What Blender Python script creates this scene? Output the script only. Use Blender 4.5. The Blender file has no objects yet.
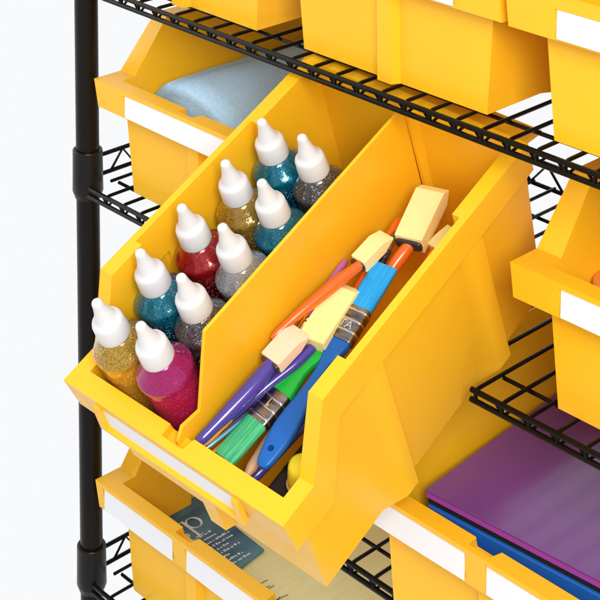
import bpy, bmesh, math, random
from mathutils import Vector, Matrix
random.seed(4)
S = 0.001                                   # everything below is written in millimetres
scn = bpy.context.scene
COL = scn.collection

# ------------------------------------------------------------------ helpers
def mesh_obj(name, bm, mat, parent=None, smooth=None, bevel=0.0, seg=2, loc=None):
    """link one bmesh (mm) as one mesh object"""
    bmesh.ops.scale(bm, vec=(S, S, S), verts=bm.verts)
    bmesh.ops.recalc_face_normals(bm, faces=bm.faces)
    me = bpy.data.meshes.new(name); bm.to_mesh(me); bm.free()
    return link_mesh(name, me, mat, parent, smooth, bevel, seg)

def link_mesh(name, me, mat, parent=None, smooth=None, bevel=0.0, seg=2):
    o = bpy.data.objects.new(name, me); COL.objects.link(o)
    if mat:
        me.materials.clear(); me.materials.append(mat)
    if parent: o.parent = parent
    if smooth is not None:
        for p in me.polygons: p.use_smooth = True
        me.set_sharp_from_angle(angle=math.radians(smooth))
    if bevel:
        m = o.modifiers.new('bevel', 'BEVEL'); m.width = bevel*S; m.segments = seg
        m.limit_method = 'ANGLE'; m.angle_limit = math.radians(28); m.harden_normals = False
        for p in me.polygons: p.use_smooth = True
        w = o.modifiers.new('wn', 'WEIGHTED_NORMAL'); w.keep_sharp = False; w.weight = 80
    return o

def tag(o, label=None, cat=None, group=None, kind=None):
    if label: o['label'] = label
    if cat: o['category'] = cat
    if group: o['group'] = group
    if kind: o['kind'] = kind
    return o

def thing(name, label, cat, loc=(0, 0, 0), group=None, mat4=None):
    o = bpy.data.objects.new(name, None); COL.objects.link(o)
    o.empty_display_size = 0.02
    if mat4 is not None: o.matrix_world = mat4
    else: o.location = Vector(loc)*S
    return tag(o, label, cat, group)

def copy_tree(o, parent=None):
    c = o.copy(); COL.objects.link(c)
    if parent: c.parent = parent
    for ch in list(o.children): copy_tree(ch, c)
    return c

def add_box(bm, lo, hi):
    r = bmesh.ops.create_cube(bm, size=1.0)
    lo, hi = Vector(lo), Vector(hi)
    for v in r['verts']:
        v.co = Vector([(lo[i]+hi[i])/2 + v.co[i]*(hi[i]-lo[i]) for i in range(3)])
    return r['verts']

def add_tube(bm, pts, rad, n=10, caps=True, aspect=1.0, up=None):
    """tube along pts, rad a number or list, aspect = width/height of the section"""
    pts = [Vector(p) for p in pts]
    if not isinstance(rad, (list, tuple)): rad = [rad]*len(pts)
    rings = []
    ref = Vector(up) if up else Vector((0.123, 0.2, 1))
    for i, p in enumerate(pts):
        a = pts[max(i-1, 0)]; b = pts[min(i+1, len(pts)-1)]
        t = (b-a).normalized()
        s = t.cross(ref)
        if s.length < 1e-3: s = t.cross(Vector((1, 0, 0)))
        s.normalize(); u = s.cross(t).normalized()
        rings.append([bm.verts.new(p + s*math.cos(2*math.pi*k/n)*rad[i]*aspect + u*math.sin(2*math.pi*k/n)*rad[i]) for k in range(n)])
    for r0, r1 in zip(rings, rings[1:]):
        for k in range(n): bm.faces.new((r0[k], r0[(k+1) % n], r1[(k+1) % n], r1[k]))
    if caps:
        bm.faces.new(rings[0][::-1]); bm.faces.new(rings[-1])

def add_lathe(bm, prof, n=40, at=(0, 0, 0)):
    at = Vector(at); rings = []
    for r, z in prof:
        if r <= 1e-6: rings.append([bm.verts.new(at+Vector((0, 0, z)))])
        else: rings.append([bm.verts.new(at+Vector((r*math.cos(2*math.pi*k/n), r*math.sin(2*math.pi*k/n), z))) for k in range(n)])
    for a, b in zip(rings, rings[1:]):
        for k in range(n):
            k2 = (k+1) % n
            if len(a) == 1 and len(b) == 1: continue
            if len(a) == 1: bm.faces.new((a[0], b[k], b[k2]))
            elif len(b) == 1: bm.faces.new((a[k], a[k2], b[0]))
            else: bm.faces.new((a[k], a[k2], b[k2], b[k]))

def prism_yz(poly, hw):
    """closed prism: polygon in (y,z), half width hw(z) or (x0,x1) functions of z"""
    bm = bmesh.new()
    f = hw if callable(hw) else (lambda z: (-hw, hw))
    L = []; R = []
    for y, z in poly:
        x0, x1 = f(z)
        L.append(bm.verts.new((x0, y, z))); R.append(bm.verts.new((x1, y, z)))
    n = len(poly)
    bm.faces.new(L); bm.faces.new(R[::-1])
    for i in range(n):
        j = (i+1) % n
        bm.faces.new((L[j], L[i], R[i], R[j]))
    bmesh.ops.recalc_face_normals(bm, faces=bm.faces)
    return bm

def prism_xy(poly, z0, z1, top=None):
    bm = bmesh.new()
    top = top or poly
    A = [bm.verts.new((x, y, z0)) for x, y in poly]; B = [bm.verts.new((x, y, z1)) for x, y in top]
    n = len(poly)
    bm.faces.new(A[::-1]); bm.faces.new(B)
    for i in range(n):
        j = (i+1) % n
        bm.faces.new((A[i], A[j], B[j], B[i]))
    bmesh.ops.recalc_face_normals(bm, faces=bm.faces)
    return bm

def boolean(base, others):
    """base mesh, list of (op, bmesh) -> new mesh (units mm)"""
    def tmp(bm):
        me = bpy.data.meshes.new('tmp'); bm.to_mesh(me); bm.free()
        o = bpy.data.objects.new('tmp', me); COL.objects.link(o); return o
    cur = tmp(base)
    for op, bm in others:
        t = tmp(bm)
        m = cur.modifiers.new('b', 'BOOLEAN'); m.operation = op; m.object = t; m.solver = 'EXACT'
        dg = bpy.context.evaluated_depsgraph_get()
        me = bpy.data.meshes.new_from_object(cur.evaluated_get(dg))
        cur.modifiers.clear(); cur.data = me
        bpy.data.objects.remove(t)
    me = cur.data.copy(); bpy.data.objects.remove(cur)
    return me

# ------------------------------------------------------------------ materials
def mat(name, col, rough=0.4, metal=0.0, coat=0.0, coat_r=0.05, spec=0.5, trans=0.0, sss=0.0, ior=1.45):
    m = bpy.data.materials.new(name); m.use_nodes = True
    b = m.node_tree.nodes['Principled BSDF']
    b.inputs['Base Color'].default_value = (*col, 1); b.inputs['Roughness'].default_value = rough
    b.inputs['Metallic'].default_value = metal; b.inputs['Coat Weight'].default_value = coat
    b.inputs['Coat Roughness'].default_value = coat_r; b.inputs['Specular IOR Level'].default_value = spec
    b.inputs['Transmission Weight'].default_value = trans; b.inputs['IOR'].default_value = ior
    if sss:
        b.inputs['Subsurface Weight'].default_value = sss; b.inputs['Subsurface Radius'].default_value = (1, .5, .25)
        b.inputs['Subsurface Scale'].default_value = 0.004
    return m

def N(m, typ, **kw):
    n = m.node_tree.nodes.new(typ)
    for k, v in kw.items():
        if k in n.inputs: n.inputs[k].default_value = v
        else: setattr(n, k, v)
    return n
def LK(m, a, b): m.node_tree.links.new(a, b)
def BS(m): return m.node_tree.nodes['Principled BSDF']

def add_bump(m, scale, strength, dist=0.0005, detail=3, stretch=None):
    tc = N(m, 'ShaderNodeTexCoord'); src = tc.outputs['Object']
    if stretch:
        mp = N(m, 'ShaderNodeMapping'); mp.inputs['Scale'].default_value = stretch; LK(m, src, mp.inputs['Vector']); src = mp.outputs['Vector']
    no = N(m, 'ShaderNodeTexNoise'); no.inputs['Scale'].default_value = scale; no.inputs['Detail'].default_value = detail
    LK(m, src, no.inputs['Vector'])
    bu = N(m, 'ShaderNodeBump'); bu.inputs['Strength'].default_value = strength; bu.inputs['Distance'].default_value = dist
    LK(m, no.outputs['Fac'], bu.inputs['Height']); LK(m, bu.outputs['Normal'], BS(m).inputs['Normal'])
    return no

def vary(m, c1, c2, scale, stretch=None, lo=.3, hi=.7, detail=4, rough=None):
    tc = N(m, 'ShaderNodeTexCoord'); src = tc.outputs['Object']
    if stretch:
        mp = N(m, 'ShaderNodeMapping'); mp.inputs['Scale'].default_value = stretch; LK(m, src, mp.inputs['Vector']); src = mp.outputs['Vector']
    no = N(m, 'ShaderNodeTexNoise'); no.inputs['Scale'].default_value = scale; no.inputs['Detail'].default_value = detail
    LK(m, src, no.inputs['Vector'])
    cr = N(m, 'ShaderNodeValToRGB'); cr.color_ramp.elements[0].position = lo; cr.color_ramp.elements[1].position = hi
    cr.color_ramp.elements[0].color = (*c1, 1); cr.color_ramp.elements[1].color = (*c2, 1)
    LK(m, no.outputs['Fac'], cr.inputs['Fac']); LK(m, cr.outputs['Color'], BS(m).inputs['Base Color'])
    return no

M_yel = mat('yellow_plastic', (0.85, 0.47, 0.008), rough=0.34, spec=0.35, coat=0.12, coat_r=0.2)
add_bump(M_yel, 260, 0.10, 0.0004, 2)
vary(M_yel, (0.91, 0.484, 0.012), (0.925, 0.506, 0.016), 9)
_n = N(M_yel, 'ShaderNodeTexNoise', Scale=45.0, Detail=6.0); _t = N(M_yel, 'ShaderNodeTexCoord'); LK(M_yel, _t.outputs['Object'], _n.inputs['Vector'])
_r = N(M_yel, 'ShaderNodeMapRange'); LK(M_yel, _n.outputs['Fac'], _r.inputs['Value'])
_r.inputs['From Min'].default_value = .3; _r.inputs['From Max'].default_value = .7; _r.inputs['To Min'].default_value = .26; _r.inputs['To Max'].default_value = .44
LK(M_yel, _r.outputs['Result'], BS(M_yel).inputs['Roughness'])
M_black = mat('black_epoxy_coat', (0.004, 0.0035, 0.003), rough=0.22, spec=.16)
add_bump(M_black, 400, 0.15, 0.0003, 2)
M_post = mat('black_post_coat', (0.007, 0.005, 0.004), rough=0.3, spec=.22)
add_bump(M_post, 300, 0.2, 0.0003, 2)
M_collar = mat('black_collar_plastic', (0.008, 0.007, 0.006), rough=0.33, spec=.3)
M_card = mat('white_card', (0.82, 0.83, 0.86), rough=0.55)
M_cap = mat('white_cap_plastic', (0.68, 0.68, 0.69), rough=0.36, sss=0.1)
M_backdrop = mat('white_backdrop', (0.9, 0.9, 0.92), rough=0.9)
M_felt = mat('blue_felt', (0.38, 0.58, 0.72), rough=0.95, spec=0.1)
vary(M_felt, (0.38, 0.60, 0.80), (0.46, 0.67, 0.86), 350, lo=.35, hi=.65)
add_bump(M_felt, 500, 0.6, 0.001, 4)
M_orange = mat('orange_handle_lacquer', (0.74, 0.13, 0.015), rough=0.25, coat=0.5)
M_orange2 = mat('orange_disc', (0.78, 0.25, 0.05), rough=0.6)
M_yorange = mat('light_orange_lacquer', (0.85, 0.30, 0.02), rough=0.3, coat=0.4)
M_purple = mat('purple_handle_lacquer', (0.065, 0.045, 0.30), rough=0.2, coat=0.5)
M_pinkpurple = mat('lilac_handle', (0.42, 0.13, 0.33), rough=0.3, coat=0.4)
M_blueh = mat('blue_handle_plastic', (0.001, 0.115, 0.47), rough=0.4, coat=0.05)
M_greenh = mat('green_handle_plastic', (0.003, 0.42, 0.035), rough=0.28, coat=0.3)
M_red = mat('red_handle', (0.6, 0.03, 0.08), rough=0.3, coat=0.5)
M_blackh = mat('black_handle', (0.012, 0.012, 0.018), rough=0.3, coat=0.5)
M_cyanm = mat('metallic_blue_handle', (0.25, 0.62, 0.85), rough=0.2, metal=0.7)
M_wood = mat('pale_wood', (0.72, 0.42, 0.24), rough=0.5)
vary(M_wood, (0.62, 0.36, 0.19), (0.78, 0.50, 0.30), 60, stretch=(6, 1, 6))
M_filler = mat('dark_grey_filler', (0.035, 0.028, 0.028), rough=0.85)  # for the block added to darken the bin's front right corner
add_bump(M_filler, 600, .5, .0006)
M_gold = mat('gold_ferrule', (0.75, 0.55, 0.22), rough=0.25, metal=1)
M_steel = mat('steel_ferrule', (0.33, 0.29, 0.26), rough=0.28, metal=1)
vary(M_steel, (0.11, 0.09, 0.08), (0.38, 0.34, 0.31), 90, stretch=(1, 3, 1))
M_steelb = mat('bright_steel', (0.75, 0.74, 0.73), rough=0.25, metal=1)
M_dark = mat('dark_ferrule', (0.05, 0.04, 0.04), rough=0.35, metal=0.3)
def foam(name, c):
    m = mat(name, c, rough=0.95, spec=0.1)
    vary(m, tuple(x*.965 for x in c), tuple(min(1, x*1.03) for x in c), 700, lo=.35, hi=.6)
    no = add_bump(m, 1100, 0.5, 0.0008, 3); return m
M_foam1 = foam('pale_yellow_foam', (0.93, 0.80, 0.33))
M_foam2 = foam('tan_foam', (0.93, 0.66, 0.48))
M_foam3 = foam('cream_foam', (0.93, 0.79, 0.37))
M_sponge = foam('lemon_foam', (0.88, 0.72, 0.04))
def bristle(name, c1, c2):
    m = mat(name, c1, rough=0.38, coat=0.15, coat_r=.3)
    vary(m, c1, c2, 120, stretch=(9, .35, 2), lo=.35, hi=.7, detail=5)
    add_bump(m, 160, 0.7, 0.0012, 4, stretch=(9, .3, 2)); return m
M_bblue = bristle('cyan_bristles', (0.0, 0.32, 0.85), (0.01, 0.48, 1.0))
M_bgreen = bristle('green_bristles', (0.005, 0.36, 0.14), (0.10, 0.56, 0.24))
M_bbrown = bristle('brown_bristles', (0.10, 0.04, 0.01), (0.25, 0.12, 0.04))
M_teal = mat('teal_print', (0.05, 0.16, 0.25), rough=0.4, coat=0.15)
vary(M_teal, (0.022, 0.115, 0.20), (0.13, 0.33, 0.45), 28, stretch=(1, .25, 1), lo=.4, hi=.72)
M_ink = mat('white_ink', (0.72, 0.78, 0.80), rough=0.5)
M_grayink = mat('grey_ink', (0.22, 0.20, 0.10), rough=0.6)
M_paper = mat('page_edges', (0.75, 0.72, 0.62), rough=0.8)
M_pad = mat('straw_cover', (0.62, 0.55, 0.22), rough=0.4, coat=0.25, coat_r=.25)
vary(M_pad, (0.76, 0.73, 0.33), (0.87, 0.84, 0.46), 70, stretch=(5, .25, 1), lo=.25, hi=.75)
M_folder = mat('purple_folder_cover', (0.17, 0.05, 0.27), rough=0.18, coat=.5, coat_r=0.12, spec=0.5)
M_fedge = mat('magenta_folder_edge', (0.40, 0.07, 0.44), rough=0.3, coat=.5)
M_blueb = mat('blue_binder', (0.011, 0.125, 0.52), rough=0.35, coat=0.3)
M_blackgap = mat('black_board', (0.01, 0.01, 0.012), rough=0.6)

def glitter(name, dark, light, fleck, liquid, z_split):
    """clear squeeze bottle: glitter crowded in the shoulder, clearer tinted gel below"""
    m = mat(name, dark, rough=0.16, coat=.7, coat_r=0.02, spec=0.3)
    b = BS(m)
    tc = N(m, 'ShaderNodeTexCoord')
    vo = N(m, 'ShaderNodeTexVoronoi'); vo.inputs['Scale'].default_value = 1250
    LK(m, tc.outputs['Object'], vo.inputs['Vector'])
    hs = N(m, 'ShaderNodeSeparateColor'); LK(m, vo.outputs['Color'], hs.inputs['Color'])
    cr = N(m, 'ShaderNodeValToRGB'); e = cr.color_ramp.elements
    e[0].position = 0.0; e[0].color = (*dark, 1); e[1].position = 1.0; e[1].color = (*fleck, 1)
    k = cr.color_ramp.elements.new(0.55); k.color = (*light, 1)
    k = cr.color_ramp.elements.new(0.86); k.color = (*[l*1.4 for l in light], 1)
    LK(m, hs.outputs['Red'], cr.inputs['Fac'])
    sx = N(m, 'ShaderNodeSeparateXYZ'); LK(m, tc.outputs['Object'], sx.inputs['Vector'])
    nz = N(m, 'ShaderNodeTexNoise'); nz.inputs['Scale'].default_value = 60; LK(m, tc.outputs['Object'], nz.inputs['Vector'])
    ma = N(m, 'ShaderNodeMath', operation='MULTIPLY_ADD'); LK(m, nz.outputs['Fac'], ma.inputs[0]); ma.inputs[1].default_value = 0.012; LK(m, sx.outputs['Z'], ma.inputs[2])
    mr = N(m, 'ShaderNodeMapRange'); LK(m, ma.outputs[0], mr.inputs['Value'])
    mr.inputs['From Min'].default_value = (z_split-6)*S+.006; mr.inputs['From Max'].default_value = (z_split+3)*S+.006
    mx = N(m, 'ShaderNodeMix', data_type='RGBA'); LK(m, mr.outputs['Result'], mx.inputs['Factor'])
    li = N(m, 'ShaderNodeValToRGB'); le = li.color_ramp.elements
    le[0].position = .86; le[0].color = (*liquid, 1); le[1].position = .985; le[1].color = (*fleck, 1)
    LK(m, hs.outputs['Green'], li.inputs['Fac'])
    LK(m, li.outputs['Color'], mx.inputs['A']); LK(m, cr.outputs['Color'], mx.inputs['B'])
    LK(m, mx.outputs['Result'], b.inputs['Base Color'])
    th = N(m, 'ShaderNodeMapRange'); LK(m, hs.outputs['Red'], th.inputs['Value']); th.inputs['From Min'].default_value = .6; th.inputs['From Max'].default_value = .9
    ml = N(m, 'ShaderNodeMath', operation='MULTIPLY'); LK(m, th.outputs['Result'], ml.inputs[0]); LK(m, mr.outputs['Result'], ml.inputs[1])
    LK(m, ml.outputs[0], b.inputs['Metallic'])
    # tilt each fleck a little
    bu = N(m, 'ShaderNodeBump'); bu.inputs['Strength'].default_value = .8; bu.inputs['Distance'].default_value = .0012
    LK(m, hs.outputs['Blue'], bu.inputs['Height'])
    LK(m, bu.outputs['Normal'], b.inputs['Normal'])
    return m
M_clear = mat('clear_shoulder_plastic', (1, 1, 1), rough=0.03, trans=1.0, ior=1.4)

# ------------------------------------------------------------------ bins
def bin_mesh(W, D, H, h1, lh, ya, yb, yf, top_in, bot_in, notches, labels, lab_z, ribs=True, brackets=False):
    w = W/2
    body_hw = lambda z: (-(w-bot_in+(bot_in-top_in)*z/H), (w-bot_in+(bot_in-top_in)*z/H))
    body = prism_yz([(yf, 0), (D-9, 0), (D-3, H-4), (yb+3, H-4), (ya+3, h1-4), (yf-5, h1-4)], body_hw)
    sk = 31
    band = prism_yz([(0, h1), (ya, h1), (yb, H), (D, H), (D, H-sk), (yb+11, H-sk), (ya+12, h1-lh), (5, h1-lh)], lambda z: (-w, w))
    ops = [('UNION', band)]
    if ribs:
        for s in (-1, 1):
            for y0, y1 in ((.285*D, .395*D), (.67*D, .79*D)):
                o0, o1 = w-bot_in+10, w-top_in+1.6
                def rib(y0=y0, y1=y1, s=s):
                    bm = bmesh.new()
                    P = []
                    for z, o in ((0, o0), (H-sk+2, o1)):
                        base = w-bot_in+(bot_in-top_in)*z/H - 4
                        P.append([bm.verts.new((s*x, y, z)) for x, y in ((base, y0-8), (o, y0+21), (o, y1-3), (base, y1))])
                    A, B = P
                    bm.faces.new(A); bm.faces.new(B[::-1])
                    for i in range(4):
                        j = (i+1) % 4; bm.faces.new((A[i], A[j], B[j], B[i]))
                    bmesh.ops.recalc_face_normals(bm, faces=bm.faces); return bm
                ops.append(('UNION', rib()))
    # centre channels on the front below each notch
    for nx in notches:
        ops.append(('UNION', prism_xy([(nx-13, yf+3), (nx+13, yf+3), (nx+8, yf-8), (nx-8, yf-8)], 0, h1-lh+4,
                                      [(nx-13, yf-1), (nx+13, yf-1), (nx+8, yf-11), (nx-8, yf-11)])))
    t = 3.2
    in_b, in_t = w-bot_in-t, w-max(13.5, top_in+t)
    cav_hw = lambda z: (-(in_b+(in_t-in_b)*(z-3)/(H-3)), in_b+(in_t-in_b)*(z-3)/(H-3))
    cav = prism_yz([(yf+t, 3), (D-9-t-1, 3), (D-7, H+25), (16.5, H+25), (17.5, h1-2), (yf-4+t, h1-lh+2)], cav_hw)
    ops.append(('DIFFERENCE', cav))
    wide = lambda z: (-(in_b+(in_t-in_b)*(z-3)/(H-3)+7*(z/H)**1), in_b+(in_t-in_b)*(z-3)/(H-3)+7*(z/H))
    if top_in < 8: ops.append(('DIFFERENCE', prism_yz([(.30*D, 20), (.735*D, 20), (.735*D, H+5), (.30*D, H+5)], wide)))
    # the ribs are hollow inside
    for s in (-1, 1):
        for y0, y1 in ((.285*D, .395*D), (.67*D, .79*D)):
            P = []
            bm = bmesh.new()
            for z, ro, ri in ((6, w-bot_in+6.5, in_b-3), (H-sk-6, min(w-top_in-1.2, w-2), in_t-3-(7 if top_in < 8 else 0)+3)):
                P.append([bm.verts.new((s*x, y, z)) for x, y in ((ri, y0+6), (ro, y0+20), (ro, y1-7), (ri, y1-4))])
            A, B = P
            bm.faces.new(A); bm.faces.new(B[::-1])
            for i in range(4):
                j = (i+1) % 4; bm.faces.new((A[i], A[j], B[j], B[i]))
            bmesh.ops.recalc_face_normals(bm, faces=bm.faces)
            ops.append(('DIFFERENCE', bm))
    for nx in notches:
        ops.append(('DIFFERENCE', prism_xy([(nx-11, 6.5), (nx+11, 6.5), (nx+16, 30), (nx-13, 30)], h1-9, h1+5)))
        # guide rib on the rear wall
        ops.append(('UNION', prism_xy([(nx-9, D-8), (nx-6, D-17), (nx-2.4, D-17), (nx-2.4, D-8)], 2, H-6)))
        ops.append(('UNION', prism_xy([(nx+2.4, D-8), (nx+2.4, D-17), (nx+6, D-17), (nx+9, D-8)], 2, H-6)))
    z0, z1 = lab_z
    for x0, x1 in labels:
        ops.append(('DIFFERENCE', prism_yz([(-2, z0), (2.8, z0), (2.8, z1), (-2, z1)], lambda z, x0=x0, x1=x1: (x0, x1))))
    if brackets:
        ops.append(('UNION', prism_yz([(D-4, H-.4), (D+27, H-13.5), (D+27, H-16.5), (D-4, H-6)], w-6)))
        for x0, x1 in labels:
            for xa, xb in ((x0-5, x0+1.5), (x1-1.5, x1+5)):
                ops.append(('UNION', prism_yz([(-2.2, z0-1), (3, z0-1), (3, z1+3), (-.4, z1+3), (-2.2, z1-1)], lambda z, xa=xa, xb=xb: (xa, xb))))
            ops.append(('UNION', prism_yz([(-2.0, z0-2), (3, z0-2), (3, z0+1.2), (-2.0, z0+1.2)], lambda z, x0=x0, x1=x1: (x0-4.8, x1+4.8))))
    return boolean(body, ops)

def make_bin(label, P, loc=(0, 0, 0), mat4=None, group='yellow hopper bins on the shelves'):
    t = thing('storage_bin', label, 'storage bin', Vector(loc)+Vector((0, 0, 1.1)), group, mat4)
    me = P['mesh']
    if 'shell' not in P:
        for v in me.vertices: v.co *= S
        P['shell'] = link_mesh('shell', me, M_yel, None, None, bevel=1.9, seg=3)
        o = P['shell']
    else:
        o = P['shell'].copy(); COL.objects.link(o)
    o.parent = t
    z0, z1 = P['lab_z']
    for x0, x1 in P['labels']:
        bm = bmesh.new()
        # slightly bowed card slid in the label recess
        n = 10; rows = []
        for i in range(n+1):
            x = x0+1.5+(x1-x0-3)*i/n
            bow = .5*math.sin(math.pi*i/n)
            rows.append((x, bow))
        F = [[bm.verts.new((x, 2.2+.6*(z-z0)*0-b, z)) for z in (z0+.6, z1-.6)] for x, b in rows]
        B = [[bm.verts.new((x, 2.75-b*.5, z)) for z in (z0+.6, z1-.6)] for x, b in rows]
        for i in range(n):
            bm.faces.new((F[i][0], F[i+1][0], F[i+1][1], F[i][1])); bm.faces.new((B[i][0], B[i][1], B[i+1][1], B[i+1][0]))
            bm.faces.new((F[i][0], B[i][0], B[i+1][0], F[i+1][0])); bm.faces.new((F[i][1], F[i+1][1], B[i+1][1], B[i][1]))
        bm.faces.new((F[0][0], F[0][1], B[0][1], B[0][0])); bm.faces.new((F[n][0], B[n][0], B[n][1], F[n][1]))
        mesh_obj('label_card', bm, M_card, t)
    return t

def bin_kind(W, D, H, h1, lh, ya, yb, yf, ti, bi, notches, labels, lab_z, brackets=False):
    return dict(mesh=bin_mesh(W, D, H, h1, lh, ya, yb, yf, ti, bi, notches, labels, lab_z, brackets=brackets), labels=labels, lab_z=lab_z, D=D)

K_big = bin_kind(233, 341.5, 180.5, 119.8, 36, 36, 67, 25, 3.5, 11, [0], [(-79, 66)], (86.5, 109), brackets=True)
K_std = bin_kind(270, 338, 172, 120, 31, 34, 80, 27, 16, 30, [0], [(-89, 89)], (91, 115))
K_wide = bin_kind(405, 338, 200, 124, 33, 34, 88, 27, 16, 30, [-67.5, 67.5], [(-191, -77), (-58, 58), (77, 191)], (94, 119))

RB = Matrix(((0.9917051784409774, -0.04795282007251733, 0.1192533693462868), (0.09440611914341185, 0.9013735864250624, -0.42262648090660454), (-0.08722570562413953, 0.43037911745612534, 0.898423893012679)))
TB = Vector((411.3163, -195.2119, -96.3099))
BIGM = Matrix.Translation(TB*S) @ RB.to_4x4()

Z1, Z2, Z3, Z4 = 229, 10.5, -211.5, -435      # tops of the four wire decks
big = make_bin('large tilted bin pulled out front, holding glitter bottles and paint brushes', K_big, mat4=BIGM)
bm = prism_yz([(8.5, 106), (10.5, 116), (19, 124.5), (37.5, 121), (66, 181.5), (326, 181.5), (323, 4), (29.5, 4), (20.5, 106)], 1.6)
mesh_obj('divider', bm, M_yel, big, bevel=.7)

make_bin('bin on the second deck holding a light blue felt roll, beside the black post', K_std, (162, -11, Z2))
make_bin('bin on the second deck at the right edge holding orange discs', K_std, (697, -11, Z2))
make_bin('leftmost bin standing on the top deck, only its underside corner in view', K_std, (136, -11, Z1))
make_bin('middle bin standing on the top deck, between two other bins', K_std, (410, -12, Z1))
make_bin('bin on the top deck at the upper right corner with a white label', K_std, (688, -14, Z1))
make_bin('bin on the lowest deck, lower left, holding a teal printed book', K_wide, (225, -11, Z4))
make_bin('bin on the third deck, lower right, holding purple and blue folders', K_wide, (640, -60, Z3))

# ------------------------------------------------------------------ wire shelving
SX0, SX1, SY0, SY1 = 0, 914, -8, 345
CUT = (297, 524)
posts = []
for i, (x, y, lab) in enumerate(((0, 0, 'front left black round upright post of the shelf rack'), (SX1, 0, 'front right black upright post of the shelf rack'),
                                 (0, SY1-8, 'rear left black upright post of the shelf rack'), (SX1, SY1-8, 'rear right black upright post of the shelf rack'))):
    p = thing('shelf_post', lab, 'shelf post', (x, y, -900), 'upright posts of the shelf rack')
    bm = bmesh.new(); add_lathe(bm, [(0, 0), (12.2, 0), (12.2, 1400), (0, 1400)], 40)
    mesh_obj('tube', bm, M_post, p, smooth=30)
    bm = bmesh.new(); add_lathe(bm, [(0, -12), (14, -12), (14, -2), (11, 1), (0, 1)], 24)
    mesh_obj('foot', bm, M_collar, p, smooth=30)

def wire_shelf(z, label, cut=None, ct=35.5):
    t = thing('wire_shelf', label, 'wire shelf', (0, 0, z-.8), 'black wire shelves of the rack')
    def wire(name, pts, r=2.1, n=8):
        bm = bmesh.new(); add_tube(bm, pts, r, n); return mesh_obj(name, bm, M_black, t, smooth=40)
    segs = [(12, 902)] if not cut else [(12, cut[0]), (cut[1], 902)]
    for a, b in segs:
        wire('front_rail', [(a, SY0, -1.8), (b, SY0, -1.8)], 2.5)
        wire('front_rail', [(a, SY0-.5, -9.8), (b, SY0-.5, -9.8)], 2.5)
        wire('long_wire', [(a+6 if a < 20 else a+5, 27, -3.6), (b-2, 27, -3.6)], 1.9)
        # low zigzag welded between the two front wires
        bm = bmesh.new(); pts = []
        x = 43-27*1.0
        while x < 902:
            if a < x-8 and x+8 < b:
                pts.append((x-9, SY0+.8, -2.2)); pts.append((x-2, SY0+.8, -9)); pts.append((x+2, SY0+.8, -9)); pts.append((x+9, SY0+.8, -2.2))
            x += 27
        add_tube(bm, pts, 1.3, 6); mesh_obj('front_truss', bm, M_black, t, smooth=40)
    for zz in (-1.8, 24): wire('rear_rail', [(12, SY1, zz), (902, SY1, zz)], 2.4)
    bm = bmesh.new(); x = 16; pts = []
    while x < 900: pts += [(x, SY1, -1), (x+21, SY1, 23)]; x += 42
    add_tube(bm, pts, 1.8, 6); mesh_obj('rear_truss', bm, M_black, t, smooth=40)
    for yy in (285,): wire('long_wire', [(2, yy, -3.6), (912, yy, -3.6)], 1.9)
    for sx, d in ((0, 1), (SX1, -1)):
        for zz in (24, 3): wire('side_rail', [(sx, 12, zz), (sx, SY1-14, zz)], 2.3)
        bm = bmesh.new(); y = 30; pts = []
        while y < SY1-20: pts += [(sx, y, 3), (sx, y+16, 23)]; y += 32
        add_tube(bm, pts, 1.6, 6); mesh_obj('side_truss', bm, M_black, t, smooth=40)
    # depth wires, bent down over the front rail
    x = 43-27
    while x < 905:
        if x < 30 or x > 890: pts = [(x, 18, 0), (x, SY1+2, 0)]
        elif cut and cut[0]-2 < x < cut[1]+2: pts = [(x, 54, 0), (x, SY1+2, 0)]
        else: pts = [(x, SY0-.6, -9.5), (x, SY0-.6, -3.2), (x, SY0+.3, -1.2), (x, SY0+2.4, -.2), (x, SY0+6, 0), (x, SY1+2, 0)]
        wire('deck_wire', pts, 1.75)
        x += 27
    # tapered corner collars
    for cx in (0, SX1):
        for cy in (0, SY1-8):
            bm = bmesh.new()
            add_lathe(bm, [(12.6, ct), (15.0, ct), (15.6, ct-1), (16.0, 0), (16.2, -9), (15.2, -11.5), (13.4, -17), (12.6, -17.2), (12.6, ct)], 40, (cx, cy, 0))
            mesh_obj('corner_collar', bm, M_collar, t, smooth=30)
    return t
wire_shelf(Z1, 'top wire deck, passing in front of the tilted bin')
wire_shelf(Z2, 'second wire deck from the top, level with the blue felt roll bin', CUT)
wire_shelf(Z3, 'third wire deck from the top, under the purple folder bin', ct=12)
wire_shelf(Z4, 'lowest wire deck, under the teal book bin')

# ------------------------------------------------------------------ glitter bottles in the tilted bin
G = dict(
 gold=glitter('gold_glitter', (0.16, 0.09, 0.01), (0.40, 0.23, 0.02), (1, .75, .2), (0.62, 0.30, 0.015), 134),
 gold2=glitter('gold_glitter_dark', (0.14, 0.08, 0.01), (0.32, 0.19, 0.025), (.9, .7, .3), (0.20, 0.10, 0.012), 128),
 magenta=glitter('magenta_glitter', (0.24, 0.004, 0.07), (0.30, 0.006, 0.11), (.55, .06, .26), (0.40, 0.008, 0.055), 133),
 teal=glitter('blue_glitter', (0.0, 0.06, 0.11), (0.0, 0.14, 0.22), (.25, .75, .9), (0.0, 0.04, 0.09), 130),
 silver=glitter('silver_glitter', (0.17, 0.17, 0.18), (0.30, 0.30, 0.32), (1, 1, 1), (0.10, 0.09, 0.09), 126),
 dark=glitter('charcoal_glitter', (0.015, 0.013, 0.015), (0.09, 0.085, 0.09), (1, 1, 1), (0.02, 0.016, 0.016), 126),
 red=glitter('red_glitter', (0.22, 0.004, 0.006), (0.28, 0.006, 0.01), (.9, .25, .2), (0.10, 0.004, 0.006), 128))
BR = 23.4
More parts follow.
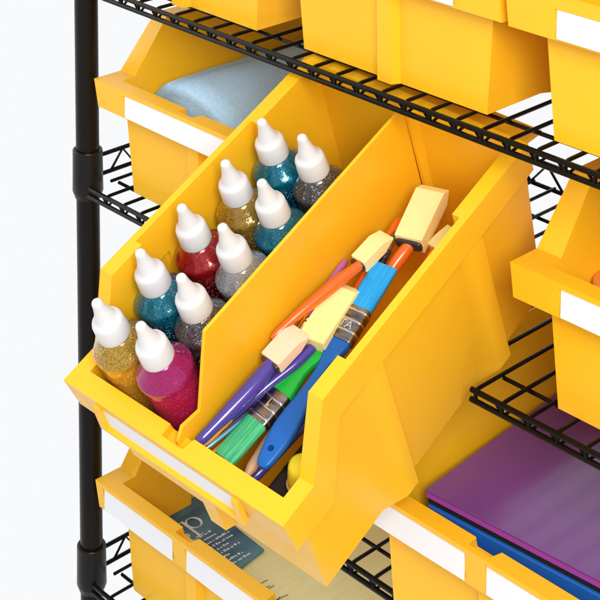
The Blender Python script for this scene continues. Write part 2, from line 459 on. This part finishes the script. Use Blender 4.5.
body_prof = [(0, 0), (20, 0), (22.6, 1.5), (BR-.5, 5), (BR-.6, 128), (BR, 131), (BR+.35, 133.5), (BR+.2, 135.3), (BR-.8, 137), (BR-2.4, 138.6), (19.0, 141.2), (16.6, 144.2), (14.6, 147), (13.4, 148.8), (12.6, 149.3), (0, 149.3)]
ring_prof = [(BR+.25, 109), (BR+.65, 113), (BR+.65, 117.5), (BR-.1, 133), (BR-1.6, 122.6), (BR-.6, 119.5), (BR+.05, 116.5), (BR+.25, 109)]
cap_prof = [(0, 149.2), (12.8, 149.2), (13.5, 149.8), (13.7, 151), (13.0, 165.2), (12.3, 167.2), (10.9, 168.6), (9.4, 169.8), (8.6, 171.4), (7.7, 174), (6.7, 177), (5.8, 180), (5.1, 183), (4.6, 186), (4.3, 188.5), (3.7, 190), (2.4, 190.8), (0, 191)]
def bottle(kind, label, base, top, rz):
    base, top = Vector(base), Vector(top)
    d = (top-base).normalized()
    q = Vector((0, 0, 1)).rotation_difference(d).to_matrix().to_4x4()
    m4 = BIGM @ Matrix.Translation(base*S) @ q @ Matrix.Rotation(rz, 4, 'Z')
    t = thing('glitter_bottle', label, 'glitter bottle', group='glitter paint bottles in the tilted bin', mat4=m4)
    bm = bmesh.new(); add_lathe(bm, body_prof, 56); mesh_obj('bottle_body', bm, G[kind], t, smooth=40)
    bm = bmesh.new(); add_lathe(bm, cap_prof, 48)
    c = mesh_obj('cap', bm, M_cap, t, smooth=50)
    return t
# (cap base position measured at bottle height 148 above the bin floor)
caps = [
 ('gold', 'gold glitter bottle with white cap, nearest the front left corner of the bin', (-82, 40), (-77, 53)),
 ('magenta', 'magenta glitter bottle with white cap, standing against the bin lip', (-35, 42), (-29, 53.5)),
 ('teal', 'blue glitter bottle with white cap, directly behind the front gold bottle', (-84, 91), (-77, 98)),
 ('dark', 'dark silver glitter bottle with white cap, directly behind the magenta bottle', (-37, 90), (-29, 97)),
 ('red', 'red glitter bottle with white cap, against the left wall of the bin', (-85, 142), (-78, 148)),
 ('silver', 'silver glitter bottle with white cap, to the right of the red bottle', (-40, 143), (-30, 147)),
 ('gold2', 'dark gold glitter bottle with white cap, behind the red bottle', (-84, 195), (-78, 198)),
 ('teal', 'teal glitter bottle with white cap, to the right of the rear gold bottle', (-41, 194), (-30, 197)),
 ('teal', 'blue glitter bottle with white cap, rearmost in the left row', (-86, 246), (-78, 248)),
 ('dark', 'black silver glitter bottle with white cap, rearmost beside the divider', (-42, 248), (-30, 248)),
]
for i, (k, lab, (cx, cy), (bx, by)) in enumerate(caps):
    # cap base sits at z ~ 148 in the bin
    bottle(k, lab, (bx, by, 6.5), (bx+(cx-bx)*137/141, by+(cy-by), 6.5+141), random.uniform(0, 6))

# ------------------------------------------------------------------ brushes in the right half
def frame(a, b, up=(0, 0, 1)):
    """local frame: +Y from a to b, Z roughly up"""
    a, b = Vector(a), Vector(b); y = (b-a).normalized(); z = Vector(up); z = (z-y*z.dot(y)).normalized(); x = y.cross(z)
    m = Matrix((x, y, z)).transposed().to_4x4(); m.translation = a
    m.translation = a*S
    return BIGM @ m, (b-a).length

def slab(outline, t, crown=0.0):
    """flat shape from (y, halfwidth) stations, thickness t"""
    bm = bmesh.new(); T = []; B = []
    n = 6
    rows = []
    for st in outline:
        y, w = st[0], st[1]; tt = st[2] if len(st) > 2 else t
        ring = []
        k = 16
        for i in range(k):
            a = 2*math.pi*i/k
            ca, sa = math.cos(a), math.sin(a)
            e = 0.45
            ring.append(bm.verts.new((w*math.copysign(abs(ca)**e, ca), y, tt/2*math.copysign(abs(sa)**e, sa))))
        rows.append(ring)
    for r0, r1 in zip(rows, rows[1:]):
        for i in range(16): bm.faces.new((r0[i], r0[(i+1) % 16], r1[(i+1) % 16], r1[i]))
    bm.faces.new(rows[0][::-1]); bm.faces.new(rows[-1])
    return bm

def text_mesh(txt, size, depth=.25, font_scale=(1, 1)):
    cu = bpy.data.curves.new('t', 'FONT'); cu.body = txt; cu.size = size*S; cu.extrude = depth*S; cu.align_x = 'CENTER'; cu.align_y = 'CENTER'
    o = bpy.data.objects.new('t', cu); COL.objects.link(o)
    dg = bpy.context.evaluated_depsgraph_get()
    me = bpy.data.meshes.new_from_object(o.evaluated_get(dg)); bpy.data.objects.remove(o)
    return me

def flat_brush(label, a, b, width, bl, fl, mb, mh, handle, txt, rings=True, hole=None, txt_rot=0.0):
    """a = bristle tip, b = handle end"""
    m4, L = frame(a, b)
    t = thing('paint_brush', label, 'paint brush', mat4=m4, group='flat paint brushes in the tilted bin')
    w = width/2
    bm = slab([(0, w*.97, 3.0), (2, w*1.0, 4.2), (bl*.5, w*1.0, 7), (bl-3, w*.97, 8.5), (bl+2, w*.95, 8.5)], 7)
    mesh_obj('bristles', bm, mb, t, smooth=50)
    bm = slab([(bl-1, w*1.02, 9.6), (bl+1, w*1.05, 10.2), (bl+fl-1, w*1.05, 11), (bl+fl, w*1.02, 10.6)], 10)
    fe = mesh_obj('ferrule', bm, M_steel, t, smooth=50)
    for yy in (bl+fl*.10, bl+fl*.40, bl+fl*.72):
        bm = slab([(yy-.9, w*1.06, 11.2), (yy, w*1.075, 12.4), (yy+.9, w*1.06, 11.2)], 10)
        mesh_obj('ferrule_band', bm, M_steelb, fe, smooth=50)
    y0 = bl+fl-2; LH = L-y0
    st = [(y0+LH*p, hw, th) for p, hw, th in handle]
    bm = slab(st, 9)
    if hole:
        me = bpy.data.meshes.new('h')
        bmesh.ops.recalc_face_normals(bm, faces=bm.faces)
        cy = bmesh.new(); bmesh.ops.create_cone(cy, cap_ends=True, segments=20, radius1=2.5, radius2=2.5, depth=40, matrix=Matrix.Translation((0, L-hole, 0)))
        me = boolean(bm, [('DIFFERENCE', cy)])
        for v in me.vertices: v.co *= S
        link_mesh('handle', me, mh, t, smooth=45)
    else: mesh_obj('handle', bm, mh, t, smooth=45)
    if txt:
        for s, size, yy in txt:
            me = text_mesh(s, size)
            o = link_mesh('lettering', me, M_steelb, fe)
            o.location = Vector((0, yy, 6.05))*S
            o.rotation_euler = (0, 0, txt_rot)
    return t
flat_brush('flat paint brush with cyan bristles and blue handle on top of the pile',
           (42.5, 223.8, 113), (59.6, 35.2, 98), 21.5, 45, 30, M_bblue, M_blueh,
           [(0, 10.2, 8), (.04, 10.2, 8.5), (.09, 9.0, 8.5), (.15, 6.2, 8), (.21, 4.6, 8), (.30, 4.1, 8), (.40, 4.7, 8), (.50, 6.6, 8), (.60, 8.6, 8), (.70, 9.8, 8), (.80, 9.4, 7.5), (.90, 7.4, 7), (.96, 5.9, 6.5), (.99, 4.2, 5), (1.0, 2.0, 3.5)],
           [('TA', 10, 45+17.5)], hole=15, txt_rot=math.pi)
flat_brush('flat paint brush with green bristles pointing towards the bin lip',
           (29, 26, 97), (38.5, 146, 102), 20, 38, 27, M_bgreen, M_greenh,
           [(0, 10, 8), (.10, 9.6, 8.5), (.26, 7.4, 8.5), (.42, 5.6, 8), (.58, 5.6, 8), (.75, 7.8, 8), (.9, 9.6, 7.5), (1.0, 9.4, 6)],
           [('1', 11, 38+15)], txt_rot=math.pi)

def foam_brush(label, a, b, width, thick, mf, handle=None, mh=None, hr=5.0, fer=True, chisel=.35, up=(0, 0, 1)):
    """a = ferrule end of the foam, b = tip of the foam"""
    m4, L = frame(a, b, up)
    t = thing('foam_brush', label, 'foam brush', mat4=m4, group='foam brushes in the tilted bin')
    w = width/2
    bm = bmesh.new()
    st = [(0, w*.96, thick/2), (L*(1-chisel), w, thick/2), (L, w*.98, .8)]
    P = [[bm.verts.new((x*hw, y, z*th)) for x, z in ((-1, -1), (1, -1), (1, 1), (-1, 1))] for y, hw, th in st]
    for r0, r1 in zip(P, P[1:]):
        for i in range(4): bm.faces.new((r0[i], r0[(i+1) % 4], r1[(i+1) % 4], r1[i]))
    bm.faces.new(P[0][::-1]); bm.faces.new(P[-1])
    mesh_obj('foam_head', bm, mf, t, bevel=2.0, seg=3)
    if fer:
        bm = slab([(-2.5, w*.86, thick*.55), (-2, w*.9, thick*.62), (.8, w*.9, thick*.62)], 5)
        mesh_obj('ferrule', bm, M_dark, t, smooth=50)
    if handle:
        inv = m4.inverted() @ BIGM
        pts = [(inv @ (Vector(p)*S))/S for p in handle]
        # smooth the path
        fine = []
        for i in range(len(pts)-1):
            for k in range(6): fine.append(pts[i].lerp(pts[i+1], k/6))
        fine.append(pts[-1])
        for _ in range(3): fine = [fine[0]]+[(fine[i-1]+fine[i]*2+fine[i+1])/4 for i in range(1, len(fine)-1)]+[fine[-1]]
        n = len(fine)-1
        rr = [hr*(0.72+0.34*math.sin(math.pi*min(1, (i/n)*1.15+.12))) for i in range(n+1)]
        rr[-1] *= .45; rr[-2] *= .9
        bm = bmesh.new(); add_tube(bm, fine, rr, 16); mesh_obj('handle', bm, mh, t, smooth=50)
    return t
foam_brush('wide pale yellow foam brush head lying beside the blue brush ferrule', (34.1, 134, 111), (26.5, 193, 111), 25, 13, M_foam1, fer=False, chisel=.12,
           handle=[(34.5, 136, 101), (36, 122, 95)], mh=M_greenh, hr=3.5)
foam_brush('tan foam brush with a purple handle lying along the divider', (19.5, 101.5, 116), (22.8, 136.5, 118), 20.5, 11, M_foam2,
           handle=[(19.5, 103, 115), (18.5, 80, 112.5), (13, 45, 109), (7.6, 20, 105)], mh=M_purple, hr=6.4)
foam_brush('cream foam brush with an orange handle pointing down to the front', (25.9, 210, 120), (28.2, 246, 120), 15.5, 12, M_foam3,
           handle=[(28, 209, 121), (22, 184, 122), (13, 145, 121), (6.5, 118, 118)], mh=M_orange, hr=4.9)
foam_brush('largest cream foam brush at the back end of the pile', (45.5, 252, 112), (31, 311, 113), 26, 16, M_foam3,
           handle=[(45.5, 254, 111), (42, 232, 104), (38, 200, 93)], mh=M_orange, hr=5.6, chisel=.16)
foam_brush('small cream foam wedge against the right wall beside the largest foam brush', (62, 262, 104), (65, 287, 106), 14, 8, M_foam1, fer=False,
           handle=[(63, 264, 104), (62, 240, 98)], mh=M_orange, hr=4, chisel=.6)

def stick(label, pts, r, m, fer=None, bri=None, name='artist_brush', r1=None, fm=None):
    """a thin round brush: handle from pts[0] to pts[-1]; ferrule and bristles at pts[0] end"""
    m4, L = frame(pts[0], pts[-1])
    t = thing(name, label, 'artist brush', mat4=m4, group='thin round brushes in the tilted bin')
    inv = m4.inverted() @ BIGM
    P = [(inv @ (Vector(p)*S))/S for p in pts]
    fine = []
    for i in range(len(P)-1):
        for k in range(6): fine.append(P[i].lerp(P[i+1], k/6))
    fine.append(P[-1])
    for _ in range(3): fine = [fine[0]]+[(fine[i-1]+fine[i]*2+fine[i+1])/4 for i in range(1, len(fine)-1)]+[fine[-1]]
    n = len(fine)-1; r1 = r1 or r*.7
    rr = [r+(r1-r)*(i/n) for i in range(n+1)]; rr[0] *= .8; rr[-1] *= .5
    bm = bmesh.new(); add_tube(bm, fine, rr, 14); mesh_obj('handle', bm, m, t, smooth=50)
    if fer:
        bm = bmesh.new(); add_tube(bm, [(0, 1, 0), (0, -2, 0), (0, -3, 0), (0, -4, 0), (0, -6, 0), (0, -7, 0), (0, -fer, 0)], [r*1.0, r*1.1, r*.92, r*1.1, r*1.1, r*.92, r*1.02], 14)
        mesh_obj('ferrule', bm, fm or M_gold, t, smooth=50)
    if bri:
        bm = bmesh.new(); add_tube(bm, [(0, -fer+1, 0), (0, -fer-bri*.5, 0), (0, -fer-bri, 0)], [r*.95, r*1.05, r*.2], 12)
        mesh_obj('bristles', bm, M_bbrown, t, smooth=50)
    return t
stick('second purple handle running beside the tan foam brush', [(33, 136, 106), (31, 116, 106), (23, 92, 104), (13, 62, 99), (8, 44, 96)], 4.6, M_purple, r1=3.6)
stick('orange handle crossing under the blue bristles', [(17.6, 274.5, 101), (24, 240, 102), (25, 191.4, 93)], 5.6, M_orange, r1=5)
stick('lilac brush with a gold ferrule partly under the orange handle', [(14.5, 152, 109), (8, 190, 108), (5.5, 215, 108)], 3.6, M_pinkpurple, fer=15, r1=3)
stick('thin brush with black ferrule and brown bristles near the cream foam', [(31.5, 233, 107), (36, 205, 99)], 3.8, M_blackh, fer=7, bri=17, fm=M_dark)
stick('thin light orange handle ending at the bin lip', [(19, 92, 97), (13.5, 70.2, 98), (8.8, 24, 99)], 2.9, M_yorange, r1=2.5)
stick('thin black handle between the orange and metallic blue ones', [(19, 76, 94), (15.4, 62, 94), (8, 33, 95)], 2.4, M_blackh)
stick('thin metallic blue handle ending at the bin lip', [(22, 72, 95), (18.6, 56.4, 96), (11.8, 24, 98)], 2.0, M_cyanm, r1=1.8)
stick('short light orange handle under the green bristles', [(22, 66, 90), (17.9, 50, 90), (14, 26, 91)], 2.7, M_yorange)
stick('red handle between the purple handle and the green ferrule', [(19, 118, 98), (14, 96, 94), (8, 66, 90)], 4.2, M_red)
stick('pale wooden handle end beside the green ferrule', [(13, 110, 88), (12, 92, 88), (11, 72, 90), (10.5, 66, 90)], 5.0, M_wood, r1=5.0)
stick('thick pale wooden handle under the green bristles', [(37, 120, 82), (36, 80, 80), (40, 32, 76)], 4.6, M_wood, r1=4.4)
stick('dark purple handle low beside the end of the blue handle', [(54, 110, 76), (49, 84, 74), (41, 33, 68)], 4.2, M_purple, r1=4.2)

m4, L = frame((77, 40, 74), (71, 62, 90))
t = thing('foam_dabber', 'bright lemon yellow foam dabber in the front right corner of the bin', 'foam dabber', mat4=BIGM @ Matrix.Translation(Vector((76, 48, 50))*S) @ Matrix.Rotation(math.radians(-12), 4, 'X') @ Matrix.Rotation(math.radians(8), 4, 'Y'))
bm = bmesh.new(); add_lathe(bm, [(0, 22), (10.5, 22), (11.6, 24), (11.8, 30), (11.8, 38), (11.2, 42), (9, 44), (0, 44.6)], 32); mesh_obj('foam_head', bm, M_sponge, t, smooth=40)
bm = bmesh.new(); add_lathe(bm, [(0, -45), (5, -45), (5.5, -40), (5.5, 10), (8, 16), (12, 20), (12.5, 22.2), (0, 22.2)], 24); mesh_obj('handle', bm, M_wood, t, smooth=40)

t = thing('dark_filler', 'dark grey pouch added low in the front right corner under the blue handle', 'filler', mat4=BIGM @ Matrix.Translation(Vector((66, 92, 26))*S))  # made-up block, added to give this corner its dark tone
bm = bmesh.new(); add_box(bm, (-24, -54, -22), (26, 70, 26)); mesh_obj('filler_block', bm, M_filler, t, bevel=8, seg=4)
bm = bmesh.new(); add_box(bm, (-20, -30, 26.2), (22, -27, 27.4)); mesh_obj('zip', bm, M_blackh, t, bevel=.4)  # made-up thin strip across the added block

# ------------------------------------------------------------------ felt roll in the second deck bin
t = thing('felt_roll', 'light blue felt sheet rolled up, lying in the bin beside the black post', 'felt roll', (110, 38, Z2+64))
bm = bmesh.new()
n, ny = 72, 22
rows = []
for j in range(ny+1):
    y = 275*j/ny
    sag = 1.03+.008*math.sin(y*.03)+.006*math.sin(y*.11+1)
    e = 0.90 if j == 0 else (0.975 if j == 1 else 1.0)
    if j == 1: y = 3.5
    ring = []
    for i in range(n):
        a = 2*math.pi*i/n
        k = (1+.035*math.sin(2*a+.5)+.012*math.sin(5*a+y*.012))*sag*e
        step = 1.0 + (.045*(1-((a-2.0) % (2*math.pi))/(2*math.pi)))       # the loose outer edge of the sheet
        ring.append(bm.verts.new((64*math.cos(a)*k*step, y+4*math.sin(3*a), 60*math.sin(a)*k*step)))
    rows.append(ring)
for j in range(ny):
    for i in range(n): bm.faces.new((rows[j][i], rows[j][(i+1) % n], rows[j+1][(i+1) % n], rows[j+1][i]))
# rolled end: a shallow stepped spiral going inwards
prev = rows[0]
for q in range(1, 9):
    rr = .9-q*.1; ring = []
    for i in range(n):
        a = 2*math.pi*i/n
        ring.append(bm.verts.new((64*math.cos(a)*(rr+.02*math.sin(a)), 1.0+4*math.sin(3*a)*rr, 60*math.sin(a)*(rr+.02*math.sin(a)))))
    for i in range(n): bm.faces.new((prev[i], ring[i], ring[(i+1) % n], prev[(i+1) % n]))
    prev = ring
bm.faces.new(prev); bm.faces.new(rows[-1][::-1])
mesh_obj('sheet', bm, M_felt, t, smooth=60)

# ------------------------------------------------------------------ orange discs in the right bin
for k in range(9):
    bm = bmesh.new(); r = 25+random.uniform(-.5, .5)
    add_lathe(bm, [(0, 0), (r-1, 0), (r, 1.2), (r, 6.2), (r-1, 7.4), (r-5, 8.2), (0, 8.2)], 48)
    o = mesh_obj('orange_disc', bm, M_orange2, None, smooth=35)
    o.location = Vector((613+random.uniform(-1.5, 1.5), 70+random.uniform(-1.5, 1.5), Z2+4+k*8.3+18))*S
    tag(o, 'round orange disc in the stack, %s' % ('topmost' if k == 8 else 'below the topmost one'), 'disc', 'orange discs stacked in the right bin')

# ------------------------------------------------------------------ teal book and straw pad in the lowest bin
def board(bm, poly, z0, z1):
    b2 = prism_xy(poly, z0, z1); me = bpy.data.meshes.new('x'); b2.to_mesh(me); b2.free(); bm.from_mesh(me)
t = thing('straw_pad', 'wide straw yellow covered pad with fine streaks under the teal book', 'pad', (46, 30, -376))
bm = bmesh.new(); board(bm, [(0, 0), (352, 0), (352, 240), (0, 240)], -3, 0); mesh_obj('cover', bm, M_pad, t, bevel=.5)
bm = bmesh.new(); board(bm, [(2, 2), (350, 2), (350, 238), (2, 238)], -45, -3.1); mesh_obj('page_block', bm, M_paper, t)
bm = bmesh.new()
for x, y, l, a in ((112, 16, 15, .1), (118, 14, 13, .3), (124, 15, 15, 0), (130, 12, 9, .5), (137, 13, 12, .9), (141, 17, 14, .2), (146, 12, 12, -.5), (150, 14, 13, .2), (155, 12, 8, 1.1)):
    v = Vector((math.sin(a), math.cos(a), 0))*l; p = Vector((x+36, y+16, .5))
    s = Vector((v.y, -v.x, 0)).normalized()*.5
    f = [bm.verts.new(q) for q in (p-s, p+s, p+v+s, p+v-s)]; bm.faces.new(f)
    r = bmesh.ops.extrude_face_region(bm, geom=bm.faces[-1:]) if False else None
mesh_obj('line_drawing', bm, M_grayink, t)
t = thing('teal_book', 'dark teal printed booklet with large white letters lying on the straw pad', 'booklet', (38, 30, -372.5))
bm = bmesh.new(); board(bm, [(4, 0), (132, 0), (123, 74), (4, 82)], -3, 0); mesh_obj('cover', bm, M_teal, t, bevel=.4)
def ring_glyph(bm, cu, cv, ro, so, ri, si, n=36):
    """flat letter bowl between two ellipses, in (u right, v up) mm"""
    O = [bm.verts.new((-(cv+so*math.sin(2*math.pi*k/n)), cu+ro*math.cos(2*math.pi*k/n), .35)) for k in range(n)]
    I = [bm.verts.new((-(cv+si*math.sin(2*math.pi*k/n)), cu+ri*math.cos(2*math.pi*k/n), .35)) for k in range(n)]
    for k in range(n): bm.faces.new((O[k], O[(k+1) % n], I[(k+1) % n], I[k]))
bm = bmesh.new()
ring_glyph(bm, 14.5, 11.5, 13.5, 13.2, 9.0, 11.8)
for u0, u1, v0, v1 in ((0, 4.2, -15.8, 25.5), (-4, 9, -17.2, -15.6), (-5, .2, 24, 25.4)):
    add_box(bm, (-v1, u0, .2), (-v0, u1, .36))
o = mesh_obj('lettering', bm, M_ink, t); o.location = Vector((48.6, 37.4, .1))*S; o.scale = (.72, .72, 1)
me = text_mesh('s', 31, .15)
o = link_mesh('lettering', me, M_ink, t); o.location = Vector((46.5, 27, .35))*S; o.rotation_euler = (0, 0, math.pi/2)
bm = bmesh.new()
random.seed(9)
for k in range(9):
    x = 62+k*6.9; y = 26+random.uniform(-3, 6)
    end = y+random.uniform(14, 38)
    while y < end:
        l = random.uniform(1.0, 3.2); h = random.choice((1.8, 2.0, 2.9))
        add_box(bm, (x-h+2, y, .2), (x+2, y+l, .42))
        y += l+random.choice((.7, .8, 2.2))
mesh_obj('fine_print', bm, M_ink, t)

# ------------------------------------------------------------------ folders in the third deck bin
t = thing('purple_folder', 'glossy purple folder lying on top of the blue binder', 'folder', (480, -12, -99))
t.rotation_euler.z = math.radians(4.2)
bm = bmesh.new(); board(bm, [(0, 0), (330, 0), (330, 262), (0, 262)], -1.2, 0); mesh_obj('cover', bm, M_folder, t, bevel=.4)
bm = bmesh.new(); board(bm, [(1, .8), (329, .8), (329, 261), (1, 261)], -6.5, -1.25); mesh_obj('edge', bm, M_fedge, t)
t = thing('blue_binder', 'bright blue binder under the purple folder', 'binder', (484, -13, -150))
t.rotation_euler.z = math.radians(4.2)
bm = bmesh.new(); board(bm, [(0, 0), (326, 0), (326, 250), (0, 250)], 0, 39.5); mesh_obj('spine', bm, M_blueb, t, bevel=1.2)
bm = bmesh.new(); board(bm, [(-1, 3), (325, 3), (325, 252), (-1, 252)], 39.6, 44); mesh_obj('gap_board', bm, M_blackgap, t)  # black board put in to draw the dark gap under the folder
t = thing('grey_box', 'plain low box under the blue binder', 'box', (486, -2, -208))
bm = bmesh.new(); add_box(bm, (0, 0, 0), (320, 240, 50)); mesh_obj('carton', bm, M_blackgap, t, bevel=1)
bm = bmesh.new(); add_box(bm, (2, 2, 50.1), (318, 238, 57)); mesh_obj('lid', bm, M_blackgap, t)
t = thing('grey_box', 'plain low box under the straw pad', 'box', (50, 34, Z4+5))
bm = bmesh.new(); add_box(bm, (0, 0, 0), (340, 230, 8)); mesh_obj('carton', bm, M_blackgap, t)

# ------------------------------------------------------------------ world, lights, camera
w = bpy.data.worlds.new('World'); scn.world = w; w.use_nodes = True
# world gradient: white backdrop behind the rack, dimmed on camera side to shape light
_nt = w.node_tree; _tc = _nt.nodes.new('ShaderNodeTexCoord')
_dp = _nt.nodes.new('ShaderNodeVectorMath'); _dp.operation = 'DOT_PRODUCT'; _dp.inputs[1].default_value = (-0.73, 0.68, 0.0)
_nt.links.new(_tc.outputs['Generated'], _dp.inputs[0])
_cr = _nt.nodes.new('ShaderNodeValToRGB'); _cr.color_ramp.interpolation = 'EASE'
_mr = _nt.nodes.new('ShaderNodeMapRange'); _mr.inputs['From Min'].default_value = -.6; _mr.inputs['From Max'].default_value = .3
_nt.links.new(_dp.outputs['Value'], _mr.inputs['Value']); _nt.links.new(_mr.outputs['Result'], _cr.inputs['Fac'])
_cr.color_ramp.elements[0].color = (0.70, 0.70, 0.71, 1); _cr.color_ramp.elements[1].color = (0.94, 0.95, 0.965, 1)
_nt.links.new(_cr.outputs['Color'], _nt.nodes['Background'].inputs['Color'])
w.node_tree.nodes['Background'].inputs['Strength'].default_value = 1.0

def area(name, loc, target, size, power, col=(1, 1, 1)):
    l = bpy.data.lights.new(name, 'AREA'); l.shape = 'RECTANGLE'; l.size, l.size_y = size; l.energy = power; l.color = col
    o = bpy.data.objects.new(name, l); COL.objects.link(o); o.location = Vector(loc)*S
    o.rotation_euler = (Vector(target)-Vector(loc)).to_track_quat('-Z', 'Y').to_euler()
    return o
area('softbox_key', (1900, -1250, 1250), (380, 0, 20), (0.9, 0.9), 48, (1, .985, .96))
area('softbox_left', (-1100, -700, 700), (300, 0, 0), (0.9, 1.0), 7)

CM = ((0.6800828465923221, 0.733122291079359, 0.00436212029132058), (0.09826136155274738, -0.08525291796334675, -0.9915022162378334), (-0.7265204928952, 0.6747322775007037, -0.13001664163494195))
cam = bpy.data.cameras.new('camera'); co = bpy.data.objects.new('camera', cam); COL.objects.link(co)
R_, D_, F_ = [Vector(r) for r in CM]
mm = Matrix((R_, -D_, -F_)).transposed().to_4x4(); mm.translation = Vector((1309.1652, -973.5610, 730.0239))*S
co.matrix_world = mm
cam.sensor_width = 36; cam.lens = 1629.194/600*36
cam.shift_x = (300-260)/600; cam.shift_y = -1.0
cam.clip_start = .05; cam.clip_end = 50
scn.camera = co
scn.render.resolution_x = scn.render.resolution_y = 1024
scn.render.engine = 'CYCLES'
scn.cycles.max_bounces = 10; scn.cycles.diffuse_bounces = 5
scn.view_settings.view_transform = 'Standard'; scn.view_settings.look = 'None'
scn.view_settings.exposure = 0.0; scn.view_settings.gamma = 1.0
